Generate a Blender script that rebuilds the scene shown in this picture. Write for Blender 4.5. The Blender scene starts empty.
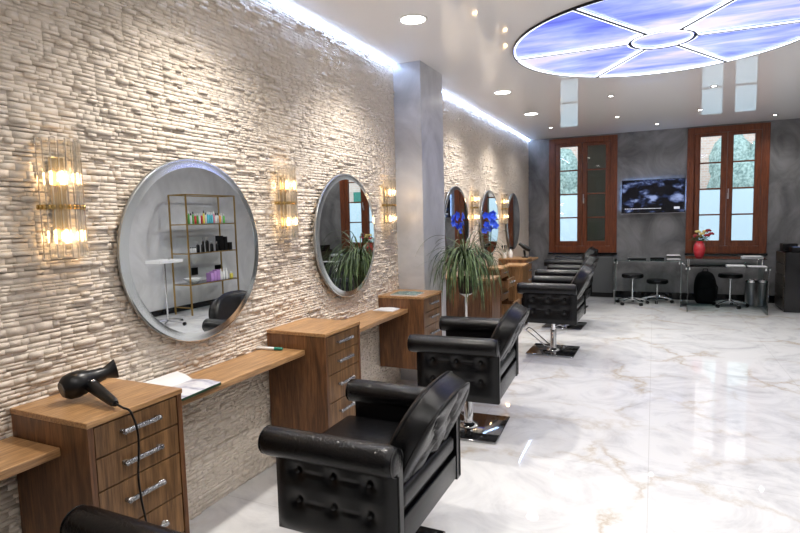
import bpy, bmesh, math, random
import numpy as np
from mathutils import Vector, Matrix
R=random.Random(7)
C=bpy.context.scene.collection
PI=math.pi
# ------------------------------------------------------------ dimensions
YB=10.91; ZC=3.028; XR=5.6; YF=-3.0
# ------------------------------------------------------------ helpers
def tag(o,label=None,cat=None,group=None,kind=None):
    if label: o['label']=label
    if cat: o['category']=cat
    if group: o['group']=group
    if kind: o['kind']=kind
    return o
def thing(name,label,cat,loc=(0,0,0),rz=0,group=None):
    o=bpy.data.objects.new(name,None); C.objects.link(o)
    o.location=loc; o.rotation_euler=(0,0,rz); o.empty_display_size=.1
    return tag(o,label,cat,group)
class MB:
    def __init__(s): s.v=[];s.f=[];s.m=[];s.sm=[]
    def add(s,vs,fs,mi=0,smooth=False):
        b=len(s.v); s.v+= [tuple(p) for p in vs]
        for f in fs: s.f.append(tuple(b+i for i in f)); s.m.append(mi); s.sm.append(smooth)
        return s
    def box(s,x0,y0,z0,x1,y1,z1,mi=0):
        vs=[(x0,y0,z0),(x1,y0,z0),(x1,y1,z0),(x0,y1,z0),(x0,y0,z1),(x1,y0,z1),(x1,y1,z1),(x0,y1,z1)]
        return s.add(vs,[(0,3,2,1),(4,5,6,7),(0,1,5,4),(1,2,6,5),(2,3,7,6),(3,0,4,7)],mi)
    def lathe(s,prof,n=32,c=(0,0,0),ax='z',mi=0,cap=True):
        vs=[];fs=[];k=len(prof)
        for i in range(n):
            a=2*PI*i/n
            for r,h in prof:
                x,y=r*math.cos(a),r*math.sin(a)
                p={'z':(x,y,h),'x':(h,x,y),'y':(x,h,-y)}[ax]
                vs.append((p[0]+c[0],p[1]+c[1],p[2]+c[2]))
        for i in range(n):
            j=(i+1)%n
            for q in range(k-1): fs.append((i*k+q,j*k+q,j*k+q+1,i*k+q+1))
        if cap:
            if prof[0][0]>1e-6: fs.append(tuple(i*k for i in range(n))[::-1])
            if prof[-1][0]>1e-6: fs.append(tuple(i*k+k-1 for i in range(n)))
        return s.add(vs,fs,mi,True)
    def rings(s,cs,frames,rads,n=12,mi=0,caps=True):
        # generic swept tube, frames=(a,b) vectors, rads=(ra,rb) each
        vs=[];fs=[]
        for c,(a,b),(ra,rb) in zip(cs,frames,rads):
            for i in range(n):
                t=2*PI*i/n; vs.append(tuple(c+a*(ra*math.cos(t))+b*(rb*math.sin(t))))
        for k in range(len(cs)-1):
            for i in range(n):
                j=(i+1)%n; fs.append((k*n+i,k*n+j,(k+1)*n+j,(k+1)*n+i))
        if caps:
            fs.append(tuple(range(n))[::-1]); q=(len(cs)-1)*n; fs.append(tuple(q+i for i in range(n)))
        return s.add(vs,fs,mi,True)
    def tube(s,pts,r,n=10,mi=0,closed=False):
        P=[Vector(p) for p in pts]; rr=r if isinstance(r,(list,tuple)) else [r]*len(P)
        if closed: P=P+[P[0]]; rr=list(rr)+[rr[0]]
        fr=[];a=None
        for i in range(len(P)):
            t=(P[min(i+1,len(P)-1)]-P[max(i-1,0)])
            if closed and i in (0,len(P)-1): t=P[1]-P[-2]
            t.normalize()
            if a is None: a=t.orthogonal().normalized()
            else:
                a=(a-t*a.dot(t))
                a=a.normalized() if a.length>1e-6 else t.orthogonal().normalized()
            fr.append((a.copy(),t.cross(a)))
        return s.rings(P,fr,[(q,q) for q in rr],n,mi,not closed)
    def cyl(s,p0,p1,r,n=20,mi=0): return s.tube([p0,p1],r,n,mi)
    def grid(s,fn,nu,nv,mi=0,smooth=True):
        vs=[fn(i/(nu-1),j/(nv-1)) for i in range(nu) for j in range(nv)]
        fs=[(i*nv+j,(i+1)*nv+j,(i+1)*nv+j+1,i*nv+j+1) for i in range(nu-1) for j in range(nv-1)]
        return s.add(vs,fs,mi,smooth)
    def ball(s,c,rx,ry,rz,n=12,mi=0):
        prof=[(math.sin(PI*k/n)*1.0,-math.cos(PI*k/n)) for k in range(n+1)]
        b=len(s.v); s.lathe(prof,max(8,n),mi=mi)
        for i in range(b,len(s.v)):
            x,y,z=s.v[i]; s.v[i]=(c[0]+x*rx,c[1]+y*ry,c[2]+z*rz)
        return s
    def build(s,name,mat,parent=None,bevel=0,seg=2,loc=None,smooth=None,recalc=True):
        me=bpy.data.meshes.new(name); me.from_pydata(s.v,[],s.f)
        mats=mat if isinstance(mat,(list,tuple)) else [mat]
        for m in mats: me.materials.append(m)
        me.polygons.foreach_set('material_index',s.m); me.polygons.foreach_set('use_smooth',s.sm)
        if bevel or recalc:
            bm=bmesh.new(); bm.from_mesh(me)
            bmesh.ops.remove_doubles(bm,verts=bm.verts,dist=1e-6)
            if recalc: bmesh.ops.recalc_face_normals(bm,faces=bm.faces)
            if bevel:
                es=[e for e in bm.edges if len(e.link_faces)==2 and e.calc_face_angle(0)>.6]
                bmesh.ops.bevel(bm,geom=es,offset=bevel,segments=seg,affect='EDGES',profile=.5,clamp_overlap=True)
                if seg>2:
                    for f in bm.faces: f.smooth=True
            bm.to_mesh(me); bm.free()
        me.update()
        if bevel and seg>2:
            me.set_sharp_from_angle(angle=.7)
        elif any(s.sm): me.set_sharp_from_angle(angle=.75)
        o=bpy.data.objects.new(name,me); C.objects.link(o)
        if parent: o.parent=parent
        if loc: o.location=loc
        return o
def dup(root,loc,rz=0,label=None,group=None,lift=0,lifted=()):
    def cp(o,par):
        c=o.copy(); C.objects.link(c); c.parent=par
        for ch in list(o.children): cp(ch,c)
        return c
    kids=list(root.children)
    r=root.copy(); C.objects.link(r); r.location=loc; r.rotation_euler=(0,0,rz)
    if label: r['label']=label
    if group: r['group']=group
    for ch in kids:
        c=cp(ch,r)
        if lift and any(c.name.startswith(k) for k in lifted): c.location.z+=lift
    return r
# ------------------------------------------------------------ materials
def mat(name,col=(.8,.8,.8),rough=.5,metal=0,spec=.5,coat=0,emit=None,es=0,trans=0,sheen=0):
    m=bpy.data.materials.new(name); m.use_nodes=True
    b=m.node_tree.nodes['Principled BSDF']
    b.inputs['Base Color'].default_value=(*col,1); b.inputs['Roughness'].default_value=rough
    b.inputs['Metallic'].default_value=metal; b.inputs['Specular IOR Level'].default_value=spec
    b.inputs['Coat Weight'].default_value=coat; b.inputs['Transmission Weight'].default_value=trans
    if emit: b.inputs['Emission Color'].default_value=(*emit,1); b.inputs['Emission Strength'].default_value=es
    return m
def N(m,t,**kw):
    n=m.node_tree.nodes.new(t)
    for k,v in kw.items():
        if k in n.inputs: n.inputs[k].default_value=v
        else: setattr(n,k,v)
    return n
def lk(m,a,b): m.node_tree.links.new(a,b)
def coords(m,scale=(1,1,1),loc=(0,0,0)):
    tc=N(m,'ShaderNodeTexCoord'); mp=N(m,'ShaderNodeMapping'); mp.inputs['Scale'].default_value=scale; mp.inputs['Location'].default_value=loc
    lk(m,tc.outputs['Object'],mp.inputs['Vector']); return mp.outputs['Vector']
def ramp(m,fac,stops):
    r=N(m,'ShaderNodeValToRGB'); e=r.color_ramp.elements
    while len(e)<len(stops): e.new(.5)
    for q,(p,c) in zip(e,stops): q.position=p; q.color=(*c,1)
    lk(m,fac,r.inputs['Fac']); return r.outputs['Color']
def bump(m,h,strength,dist=.01):
    b=N(m,'ShaderNodeBump'); b.inputs['Strength'].default_value=strength; b.inputs['Distance'].default_value=dist
    lk(m,h,b.inputs['Height']); lk(m,b.outputs['Normal'],m.node_tree.nodes['Principled BSDF'].inputs['Normal'])
def P(m): return m.node_tree.nodes['Principled BSDF']

def wood(name,dark,light,grain,rough=.38):
    m=mat(name,rough=rough,coat=.12)
    P(m).inputs['Coat Roughness'].default_value=.25
    sc={'z':(9,9,.9),'y':(9,.9,9),'x':(.9,9,9)}[grain]
    v=coords(m,sc)
    n1=N(m,'ShaderNodeTexNoise',Scale=2.2,Detail=7,Roughness=.62,Distortion=1.3); lk(m,v,n1.inputs['Vector'])
    sc2={'z':(60,60,3),'y':(60,3,60),'x':(3,60,60)}[grain]
    v2=coords(m,sc2); n2=N(m,'ShaderNodeTexNoise',Scale=2.0,Detail=4,Roughness=.7); lk(m,v2,n2.inputs['Vector'])
    c1=ramp(m,n1.outputs['Fac'],[(.3,dark),(.5,tuple((a+b)/2 for a,b in zip(dark,light))),(.68,light)])
    c2=ramp(m,n2.outputs['Fac'],[(.38,(.4,.36,.32)),(.58,(1,1,1))])
    mx=N(m,'ShaderNodeMix',data_type='RGBA',blend_type='MULTIPLY'); mx.inputs[0].default_value=.75
    lk(m,c1,mx.inputs[6]); lk(m,c2,mx.inputs[7]); lk(m,mx.outputs[2],P(m).inputs['Base Color'])
    bump(m,n2.outputs['Fac'],.12,.002); return m
def plaster(name,a,b,rough=.33,warp=1.0):
    m=mat(name,rough=rough)
    v=coords(m,(1,1,.75))
    n1=N(m,'ShaderNodeTexNoise',Scale=1.7,Detail=8,Roughness=.6,Distortion=warp*1.6); lk(m,v,n1.inputs['Vector'])
    c=ramp(m,n1.outputs['Fac'],[(.34,a),(.5,tuple((p+q)/2 for p,q in zip(a,b))),(.66,b)]); lk(m,c,P(m).inputs['Base Color'])
    bump(m,n1.outputs['Fac'],.1,.01); return m
def leather(name,croc):
    m=mat(name,(.0035,.0035,.004),rough=.22,spec=.3)
    v=coords(m,(1,1,1))
    vo=N(m,'ShaderNodeTexVoronoi',Scale=(75 if croc else 240),feature='DISTANCE_TO_EDGE'); lk(m,v,vo.inputs['Vector'])
    rr=ramp(m,vo.outputs['Distance'],[(0,(0,0,0)),(.12 if croc else .3,(1,1,1))])
    bump(m,rr,(.3 if croc else .15),.002 if croc else .002)
    return m
M={}
M['stone']=mat('split_stone',rough=.85,spec=.25)
m=M['stone']; v=coords(m,(1,1,1)); 
at=N(m,'ShaderNodeAttribute',attribute_name='tone')
n=N(m,'ShaderNodeTexNoise',Scale=42,Detail=9,Roughness=.75); lk(m,v,n.inputs['Vector'])
n3=N(m,'ShaderNodeTexNoise',Scale=1.3,Detail=3,Roughness=.5); lk(m,v,n3.inputs['Vector'])
ad=N(m,'ShaderNodeMath',operation='MULTIPLY_ADD'); lk(m,n.outputs['Fac'],ad.inputs[0]); ad.inputs[1].default_value=.5; lk(m,at.outputs['Fac'],ad.inputs[2])
ad2=N(m,'ShaderNodeMath',operation='MULTIPLY_ADD'); lk(m,n3.outputs['Fac'],ad2.inputs[0]); ad2.inputs[1].default_value=.5; lk(m,ad.outputs[0],ad2.inputs[2])
c=ramp(m,ad2.outputs[0],[(.3,(.44,.37,.30)),(.6,(.60,.525,.435)),(.9,(.73,.65,.56))]); lk(m,c,P(m).inputs['Base Color']); bump(m,n.outputs['Fac'],.5,.008)
M['plaster_grey']=plaster('grey_polished_plaster',(.42,.42,.435),(.62,.62,.635),.3)
M['plaster_back']=plaster('dark_polished_plaster',(.10,.10,.103),(.25,.25,.253),.3)
M['plaster_light']=plaster('light_grey_plaster',(.50,.50,.50),(.64,.64,.64),.4)
M['paint_white']=mat('white_paint',(.75,.74,.72),.6)
# ceiling: lacquered stretch film
M['ceiling']=mat('glossy_stretch_ceiling',(.92,.905,.90),.03,spec=.5); P(M['ceiling']).inputs['IOR'].default_value=1.5
# floor
m=M['floor']=mat('polished_marble_tile',rough=.022,spec=.5)
v=coords(m,(1,1,1))
n0=N(m,'ShaderNodeTexNoise',Scale=1.6,Detail=9,Roughness=.68); lk(m,v,n0.inputs['Vector'])
mv=N(m,'ShaderNodeMix',data_type='RGBA'); mv.inputs[0].default_value=.42; lk(m,v,mv.inputs[6]); lk(m,n0.outputs['Color'],mv.inputs[7])
w=N(m,'ShaderNodeTexVoronoi',Scale=2.3,feature='DISTANCE_TO_EDGE'); lk(m,mv.outputs[2],w.inputs['Vector'])
vein=ramp(m,w.outputs['Distance'],[(0,(1,1,1)),(.014,(.6,.6,.6)),(.06,(0,0,0))])
n2=N(m,'ShaderNodeTexNoise',Scale=1.6,Detail=9,Roughness=.66,Distortion=2.2); lk(m,v,n2.inputs['Vector'])
cl=ramp(m,n2.outputs['Fac'],[(.3,(.5,.5,.51)),(.42,(.62,.62,.625)),(.55,(.71,.71,.705))])
n4=N(m,'ShaderNodeTexNoise',Scale=1.3,Detail=4,Roughness=.6); lk(m,coords(m,(1,1,1),(5,3,0)),n4.inputs['Vector'])
gate=ramp(m,n4.outputs['Fac'],[(.44,(0,0,0)),(.60,(1,1,1))])
mu=N(m,'ShaderNodeMath',operation='MULTIPLY'); lk(m,vein,mu.inputs[0]); lk(m,gate,mu.inputs[1])
mu2=N(m,'ShaderNodeMath',operation='MULTIPLY'); lk(m,mu.outputs[0],mu2.inputs[0]); mu2.inputs[1].default_value=.8
mx=N(m,'ShaderNodeMix',data_type='RGBA'); lk(m,mu2.outputs[0],mx.inputs[0]); lk(m,cl,mx.inputs[6]); mx.inputs[7].default_value=(.46,.38,.28,1)
# tile joints 1.2 x 0.6 m
sx=N(m,'ShaderNodeSeparateXYZ'); lk(m,v,sx.inputs[0])
def joint(out,off,per):
    a=N(m,'ShaderNodeMath',operation='ADD'); lk(m,out,a.inputs[0]); a.inputs[1].default_value=off
    b=N(m,'ShaderNodeMath',operation='PINGPONG'); lk(m,a.outputs[0],b.inputs[0]); b.inputs[1].default_value=per/2
    c=N(m,'ShaderNodeMath',operation='LESS_THAN'); lk(m,b.outputs[0],c.inputs[0]); c.inputs[1].default_value=.0018; return c.outputs[0]
j1=joint(sx.outputs['X'],-2.245+6,1.2); j2=joint(sx.outputs['Y'],10-.35,1.2)
jm=N(m,'ShaderNodeMath',operation='MAXIMUM'); lk(m,j1,jm.inputs[0]); lk(m,j2,jm.inputs[1])
jf=N(m,'ShaderNodeMath',operation='MULTIPLY'); lk(m,jm.outputs[0],jf.inputs[0]); jf.inputs[1].default_value=.45
mj=N(m,'ShaderNodeMix',data_type='RGBA'); lk(m,jf.outputs[0],mj.inputs[0]); lk(m,mx.outputs[2],mj.inputs[6]); mj.inputs[7].default_value=(.35,.34,.32,1)
lk(m,mj.outputs[2],P(m).inputs['Base Color'])

M['wood_side']=wood('stained_oak_upright',(.075,.03,.012),(.24,.105,.04),'z')
M['wood_top_lit']=wood('stained_oak_top_lit',(.3,.155,.065),(.56,.33,.15),'y',.33)  # same oak, lightened in colour to stand for light on the tops
M['wood_front']=wood('stained_oak_drawer',(.095,.045,.017),(.31,.165,.068),'z')
M['window_wood']=wood('red_brown_window_wood',(.13,.03,.008),(.24,.062,.017),'z',.35)
M['leather']=leather('black_leather',False); M['croc']=leather('black_crocodile_leather',True)
M['chrome']=mat('chrome',(.82,.83,.85),.08,1)
m=M['handle']=mat('ornate_chrome',(.4,.4,.41),.25,1); vo=N(m,'ShaderNodeTexVoronoi',Scale=160); lk(m,coords(m),vo.inputs['Vector']); bump(m,vo.outputs['Distance'],.9,.004)
M['steel']=mat('brushed_steel',(.55,.55,.56),.3,1)
M['mirror']=mat('mirror_glass',(.86,.88,.87),.004,1)
M['mirror_edge']=mat('mirror_bevel',(.72,.76,.75),.2,1)
M['mirror_side']=mat('silver_grey_rim',(.3,.31,.31),.3,.6)
M['black']=mat('black_plastic',(.004,.004,.0045),.3,spec=.35)
M['black_matte']=mat('black_cloth',(.008,.008,.009),.85,spec=.2)
M['black_gloss']=mat('black_lacquer',(.004,.004,.005),.12)
M['gap']=mat('dark_recess',(.01,.008,.006),.8)
M['brass']=mat('brass',(.62,.43,.16),.22,1)
M['gold']=mat('gold_metal',(.5,.33,.12),.35,1)
M['white']=mat('white_plastic',(.75,.75,.74),.35)
M['paper']=mat('paper',(.66,.66,.66),.6)
M['green_cap']=mat('green_plastic',(.005,.16,.11),.35)
M['red_vase']=mat('red_ceramic',(.62,.03,.045),.25,coat=.5)
M['rose_red']=mat('dark_red_petals',(.25,.006,.012),.6); M['rose_cream']=mat('cream_yellow_petals',(.62,.5,.17),.6)
M['orchid']=mat('royal_blue_petals',(.04,.12,.8),.5)
M['soil']=mat('potting_soil',(.03,.02,.012),.95)
M['radiator']=mat('grey_enamel',(.09,.095,.095),.4)
M['bulb']=mat('warm_bulb',(1,.8,.5),.5,emit=(1,.68,.32),es=10)
M['lamp_white']=mat('downlight_diffuser',(1,1,1),.5,emit=(1,.96,.88),es=14)
M['lamp_spot']=mat('spot_lens',(1,1,1),.5,emit=(1,.93,.8),es=30)
M['trim_white']=mat('white_lamp_trim',(.7,.69,.67),.4)
M['led']=mat('cool_led',(1,1,1),.5,emit=(.42,.6,1),es=26)
M['led_disc']=mat('white_led_line',(1,1,1),.5,emit=(.85,.88,1),es=3.6)
M['led_tv']=mat('blue_led',(1,1,1),.5,emit=(.3,.5,1),es=28)
def leafmat(name,a,b):
    m=mat(name,a,.45,spec=.4); n=N(m,'ShaderNodeTexNoise',Scale=14,Detail=2); lk(m,coords(m),n.inputs['Vector'])
    c=ramp(m,n.outputs['Fac'],[(.35,a),(.65,b)]); lk(m,c,P(m).inputs['Base Color']); return m
M['leaf']=leafmat('arching_leaf',(.02,.05,.014),(.16,.23,.1)); M['leaf_dark']=leafmat('dark_leaf',(.015,.05,.02),(.03,.1,.03))
def thinglass(name,tint,refl,rough=.0,body=None,bf=0):
    m=bpy.data.materials.new(name); m.use_nodes=True; nt=m.node_tree; nt.nodes.clear()
    out=N(m,'ShaderNodeOutputMaterial'); tr=N(m,'ShaderNodeBsdfTransparent'); tr.inputs['Color'].default_value=(*tint,1)
    gl=N(m,'ShaderNodeBsdfGlossy'); gl.inputs['Roughness'].default_value=rough; gl.inputs['Color'].default_value=(1,1,1,1)
    fr=N(m,'ShaderNodeFresnel'); fr.inputs['IOR'].default_value=1.5
    mm=N(m,'ShaderNodeMath',operation='MULTIPLY_ADD'); lk(m,fr.outputs[0],mm.inputs[0]); mm.inputs[1].default_value=refl[0]; mm.inputs[2].default_value=refl[1]
    mm.use_clamp=True
    mx=N(m,'ShaderNodeMixShader'); lk(m,mm.outputs[0],mx.inputs[0]); lk(m,tr.outputs[0],mx.inputs[1]); lk(m,gl.outputs[0],mx.inputs[2])
    last=mx
    if body:
        tl=N(m,'ShaderNodeBsdfTranslucent'); tl.inputs['Color'].default_value=(*body,1)
        m2=N(m,'ShaderNodeMixShader'); m2.inputs[0].default_value=bf; lk(m,mx.outputs[0],m2.inputs[1]); lk(m,tl.outputs[0],m2.inputs[2]); last=m2
    lk(m,last.outputs[0],out.inputs['Surface']); return m
M['pane']=thinglass('window_glass',(.93,.96,.95),(1.0,.0))
M['deskglass']=thinglass('green_tinted_glass',(.6,.78,.76),(1.3,.05))
M['shelfglass']=thinglass('clear_shelf_glass',(.85,.92,.9),(1.2,.02))
M['crystal']=thinglass('crystal_rod',(.97,.96,.93),(1.3,.05),.03,(1,.97,.92),.07)
M['vaseglass']=thinglass('clear_vase_glass',(.85,.92,.92),(1.3,.05))

# ------------------------------------------------------------ room shell
def struct(o): o['kind']='structure'; return o
b=MB(); b.box(-.1,YF-.1,-.12,XR+.1,YB+.3,0); struct(b.build('floor',M['floor'],recalc=False))
b=MB(); b.box(-.1,YF-.1,ZC,XR+.1,YB+.3,ZC+.12); struct(b.build('ceiling',M['ceiling']))
# left wall: courses of split stone strips, every strip with its own length and relief
def stone_wall():
    rs=np.random.RandomState(3); q=[];tone=[]
    # stacked cladding modules 0.6 x 0.15 m, each made of small split chips
    z=0.0;k=0
    while z<ZC-.001:
        mh=min(.1514,ZC-z); y=YF-.6*((k*.37)%1)
        while y<YB:
            y1=min(y+.6,YB); y0=max(y,YF); zz=z; mo=rs.rand()*.002; mt=rs.rand()*.06
            while zz<z+mh-.001:
                h=float(rs.choice([.012,.016,.021,.027],p=[.25,.35,.28,.12]))
                if z+mh-zz-h<.01: h=z+mh-zz
                yy=y0
                while yy<y1-.001:
                    L=.022+rs.gamma(2.0,.02); ye=min(yy+L,y1)
                    if y1-ye<.015: ye=y1
                    d=.003+mo*.4+rs.rand()*.0008
                    if rs.rand()<.2: d+=.002+rs.rand()*.009
                    q.append((yy,ye,zz+(.0045 if rs.rand()<.2 and h>.013 else 0),zz+h,d)); tone.append(.24+mt+rs.rand()*.14); yy=ye
                zz+=h
            y+=.6
        z+=mh;k+=1
    q=np.array(q); n=len(q); t=(rs.rand(n,4)-.5)*.002
    V=np.zeros((n,8,3)); g=.0002
    y0,y1,z0,z1,d=q.T; zz0=z0+g; zz1=z1-g; yy0=y0; yy1=y1
    F=[(yy0,zz0),(yy1,zz0),(yy1,zz1),(yy0,zz1)]
    for k,(a,c) in enumerate(F):
        V[:,k,0]=np.minimum(d+t[:,k],.0165); V[:,k,1]=a; V[:,k,2]=c
        V[:,k+4,0]=-.03; V[:,k+4,1]=a; V[:,k+4,2]=c
    fs=np.array([(0,1,2,3),(0,4,5,1),(1,5,6,2),(2,6,7,3),(3,7,4,0)])
    Fc=(np.arange(n)[:,None,None]*8+fs[None]).reshape(-1,4)
    me=bpy.data.meshes.new('wall_left')
    nb=n*8
    base=np.array([(-.1,YF,0),(-.02,YF,0),(-.02,YB,0),(-.1,YB,0),(-.1,YF,ZC),(-.02,YF,ZC),(-.02,YB,ZC),(-.1,YB,ZC)])
    bf=np.array([(0,3,2,1),(4,5,6,7),(0,1,5,4),(1,2,6,5),(2,3,7,6),(3,0,4,7)])+nb
    VV=np.vstack([V.reshape(-1,3),base]); FF=np.vstack([Fc,bf])
    me.vertices.add(len(VV)); me.vertices.foreach_set('co',VV.ravel())
    me.loops.add(FF.size); me.loops.foreach_set('vertex_index',FF.ravel().astype(np.int32))
    me.polygons.add(len(FF)); me.polygons.foreach_set('loop_start',np.arange(0,FF.size,4,dtype=np.int32))
    me.update(calc_edges=True)
    a=me.attributes.new('tone','FLOAT','FACE'); a.data.foreach_set('value',np.concatenate([np.repeat(tone,5),np.full(6,.2)]).astype(np.float32))
    me.materials.append(M['stone']); o=bpy.data.objects.new('wall_left',me); C.objects.link(o); return o
struct(stone_wall())
b=MB(); b.box(0.0,4.785,0,.279,5.367,ZC); struct(b.build('trim_1',M['plaster_grey']))
# back wall with two window openings
WX=[(.401,1.628),(2.76,3.97)]; WZ0,WZ1=.842,3.0
b=MB()
xs=[-.1,WX[0][0],WX[0][1],WX[1][0],WX[1][1],XR+.1]
for i in range(5):
    if i in (1,3): b.box(xs[i],YB,0,xs[i+1],YB+.28,WZ0); b.box(xs[i],YB,WZ1,xs[i+1],YB+.28,ZC)
    else: b.box(xs[i],YB,0,xs[i+1],YB+.28,ZC)
struct(b.build('wall_back',M['plaster_back']))
b=MB(); b.box(XR,YF,0,XR+.1,YB,ZC); struct(b.build('wall_right',M['plaster_light']))
b=MB(); b.box(-.1,YF-.1,0,XR+.1,YF,ZC); struct(b.build('wall_front',M['plaster_light']))
b=MB(); b.box(.02,YB-.018,0,XR,YB,.125); struct(b.build('baseboard_back',M['black_gloss'],bevel=.003))
b=MB(); b.box(XR-.015,YF,0,XR,YB-.02,.1); struct(b.build('baseboard_right',M['black_gloss'],bevel=.003))
# windows
def window(idx,x0,x1):
    root=bpy.data.objects.new('window_%d'%idx,None); C.objects.link(root); root.location=((x0+x1)/2,YB,WZ0); struct(root)
    W=(x1-x0)/2; H=WZ1-WZ0
    def bars(rects,y0,y1):
        q=MB()
        for (a,c,d,e) in rects: q.box(a,y0,c,d,y1,e)
        return q
    f=.115
    bars([(-W,0,-W+f,H),(W-f,0,W,H),(-W+f,H-.1,W-f,H),(-W+f,0,W-f,.125)],-.035,.12).build('window_frame',M['window_wood'],root,bevel=.006)
    s=.085; zb,zt=.125,H-.1
    for sgn,lab in ((-1,0),(1,1)):
        a0,a1=(-W+f,0) if sgn<0 else (0,W-f)
        a0+=.002;a1-=.002
        sa=bars([(a0,zb+.002,a0+s,zt-.002),(a1-s,zb+.002,a1,zt-.002),(a0+s,zt-s*.7,a1-s,zt-.002),(a0+s,zb+.002,a1-s,zb+s*1.1)],-.02,.035).build('casement',M['window_wood'],root,bevel=.005)
        g0,g1=zb+s*1.1,zt-s*.7
        for k in (1,2,3):
            zz=g0+(g1-g0)*k/4; MB().box(a0+s,-.012,zz-.013,a1-s,.028,zz+.013).build('glazing_bar',M['window_wood'],sa,bevel=.003)
        MB().box(a0+s-.005,.008,g0-.005,a1-s+.005,.013,g1+.005).build('pane',M['pane'],sa)
    h=MB(); h.box(.012,-.035,.93,.036,-.018,1.03); h.tube([(.024,-.035,.98),(.024,-.06,.98),(.024,-.062,1.0),(.024,-.062,1.1)],.009,8)
    tag(h.build('window_handle',M['steel'],root),'pale metal handle')
    MB().box(-W-.01,-.07,-.035,W+.01,.0,-.004).build('window_sill',M['black_gloss'],root,bevel=.004)
for i,(a,c) in enumerate(WX): window(i+1,a,c)
# ------------------------------------------------------------ outside the windows
b=MB(); b.box(-6,YB+.3,-.3,14,30,-.1); tag(b.build('street_pavement',mat('pavement',(.5,.5,.5),.9)),kind='structure')
brick=mat('pinkish_render',rough=.9); bt=N(brick,'ShaderNodeTexBrick',Scale=3.0); bt.inputs['Color1'].default_value=(.55,.36,.29,1); bt.inputs['Color2'].default_value=(.62,.44,.36,1); bt.inputs['Mortar'].default_value=(.6,.55,.5,1)
mp=coords(brick,(1,1,1)); 
cx=N(brick,'ShaderNodeSeparateXYZ'); lk(brick,mp,cx.inputs[0]); cc=N(brick,'ShaderNodeCombineXYZ'); lk(brick,cx.outputs['X'],cc.inputs[0]); lk(brick,cx.outputs['Z'],cc.inputs[1]); lk(brick,cc.outputs[0],bt.inputs['Vector']); lk(brick,bt.outputs['Color'],P(brick).inputs['Base Color'])
t=thing('house','pinkish brick house across the street seen through the windows','building',(2,21,-.1))
MB().box(-9,0,0,11,5,7.5).build('facade',brick,t)
for x in (-6,-3.2,-.2,2.6,5.4,8): 
    for z in (1.2,4.4):
        w_=MB().box(x,-.04,z,x+.95,.02,z+1.6).build('window',mat('dark_pane',(.08,.1,.12),.1),t)
        MB().box(x-.42,-.07,z,x-.03,-.01,z+1.6).build('shutter',M['green_cap'],w_); MB().box(x+.98,-.07,z,x+1.37,-.01,z+1.6).build('shutter',M['green_cap'],w_)
b=MB(); b.box(-6,16.6,-.1,12,16.85,2.1); tag(b.build('garden_wall',mat('white_render',(.45,.5,.53),.8)),'white garden wall across the street','wall')
hm=leafmat('hedge_leaf',(.13,.19,.17),(.38,.45,.4))
def blob(name,c,rx,ry,rz,label,cat,seed,group=None):
    rr=random.Random(seed); b=MB()
    for k in range(26):
        a=rr.random()*2*PI; u=rr.random(); b.ball((c[0]+rx*.75*math.cos(a)*u,c[1]+ry*.6*math.sin(a)*u,c[2]+rz*(.3+.65*rr.random())),rx*.36,ry*.4,rz*.27,7)
    for i,(x,y,z) in enumerate(b.v): b.v[i]=(x+rr.uniform(-.05,.05),y+rr.uniform(-.05,.05),z+rr.uniform(-.05,.05))
    b.tube([(c[0],c[1],c[2]-.05),(c[0],c[1],c[2]+rz*.6)],.09,8)
    return tag(b.build(name,hm),label,cat,group)
blob('garden_bush',(-1.2,18.2,-.1),1.5,.8,3.1,'green bush behind the white wall, seen through left window','bush',1)
blob('garden_bush',(4.9,18.2,-.1),1.5,.8,3.3,'tall green bush behind the white wall, seen through right window','bush',2)
# open shutter leaf outside the left window's right casement
t=thing('window_shutter','grey-green louvred shutter outside right half of left window','shutter',(1.26,YB+.33,.86))
q=MB(); 
for a,c,d,e in ((-.27,0,-.2,2.1),(.2,0,.27,2.1),(-.2,0,.2,.1),(-.2,2.0,.2,2.1),(-.2,1.0,.2,1.08)): q.box(a,-.02,c,d,.02,e)
sh=mat('grey_green_shutter_paint',(.16,.19,.165),.6)
q.build('frame',sh,t,bevel=.003)
MB().box(-.2,-.012,.1,.2,.012,2.0).build('board',sh,t,bevel=.002)


# ------------------------------------------------------------ LED strips in the ceiling corner
def strip(y0,y1,label):
    t=thing('led_strip',label,'led strip',(.03,y0,ZC))
    MB().box(-.013,0,-.005,.004,y1-y0,0).build('channel',M['white'],t)
    MB().box(-.012,0,-.012,.002,y1-y0,-.005).build('diffuser',M['led'],t)
strip(1.9,4.78,'cool blue-white LED strip along top of stone wall, nearer than the pillar')
strip(5.372,YB-.01,'cool blue-white LED strip along top of stone wall, beyond the pillar')
# ------------------------------------------------------------ round sky ceiling light
DC=(2.29,5.19); DR=1.21
m=M['sky_print']=mat('backlit_sky_print',(.5,.55,.85),.25)
v=coords(m,(.5,1.6,1)); n=N(m,'ShaderNodeTexNoise',Scale=1.5,Detail=5,Roughness=.55,Distortion=.3); lk(m,v,n.inputs['Vector'])
c=ramp(m,n.outputs['Fac'],[(.3,(.10,.13,.60)),(.42,(.2,.26,.80)),(.5,(.34,.4,.88)),(.6,(.62,.58,.74))]); 
lk(m,c,P(m).inputs['Base Color']); lk(m,c,P(m).inputs['Emission Color']); P(m).inputs['Emission Strength'].default_value=.75
t=thing('sky_ceiling_light','large round ceiling light with blue cloud panels edged in white light','ceiling light',(DC[0],DC[1],ZC))
q=MB(); n_=96
q.lathe([(DR+.004,0),(DR+.006,-.02),(DR+.002,-.022),(DR-.001,-.02),(DR-.001,0)],n_)
q.build('outer_frame',M['black'],t)
q=MB(); q.lathe([(.258,0),(.258,-.02),(.25,-.022),(.242,-.02),(.244,0)],64); q.build('inner_ring',M['black'],t)
A=[math.radians(a) for a in (3,62,120,181,242,301)]
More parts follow.
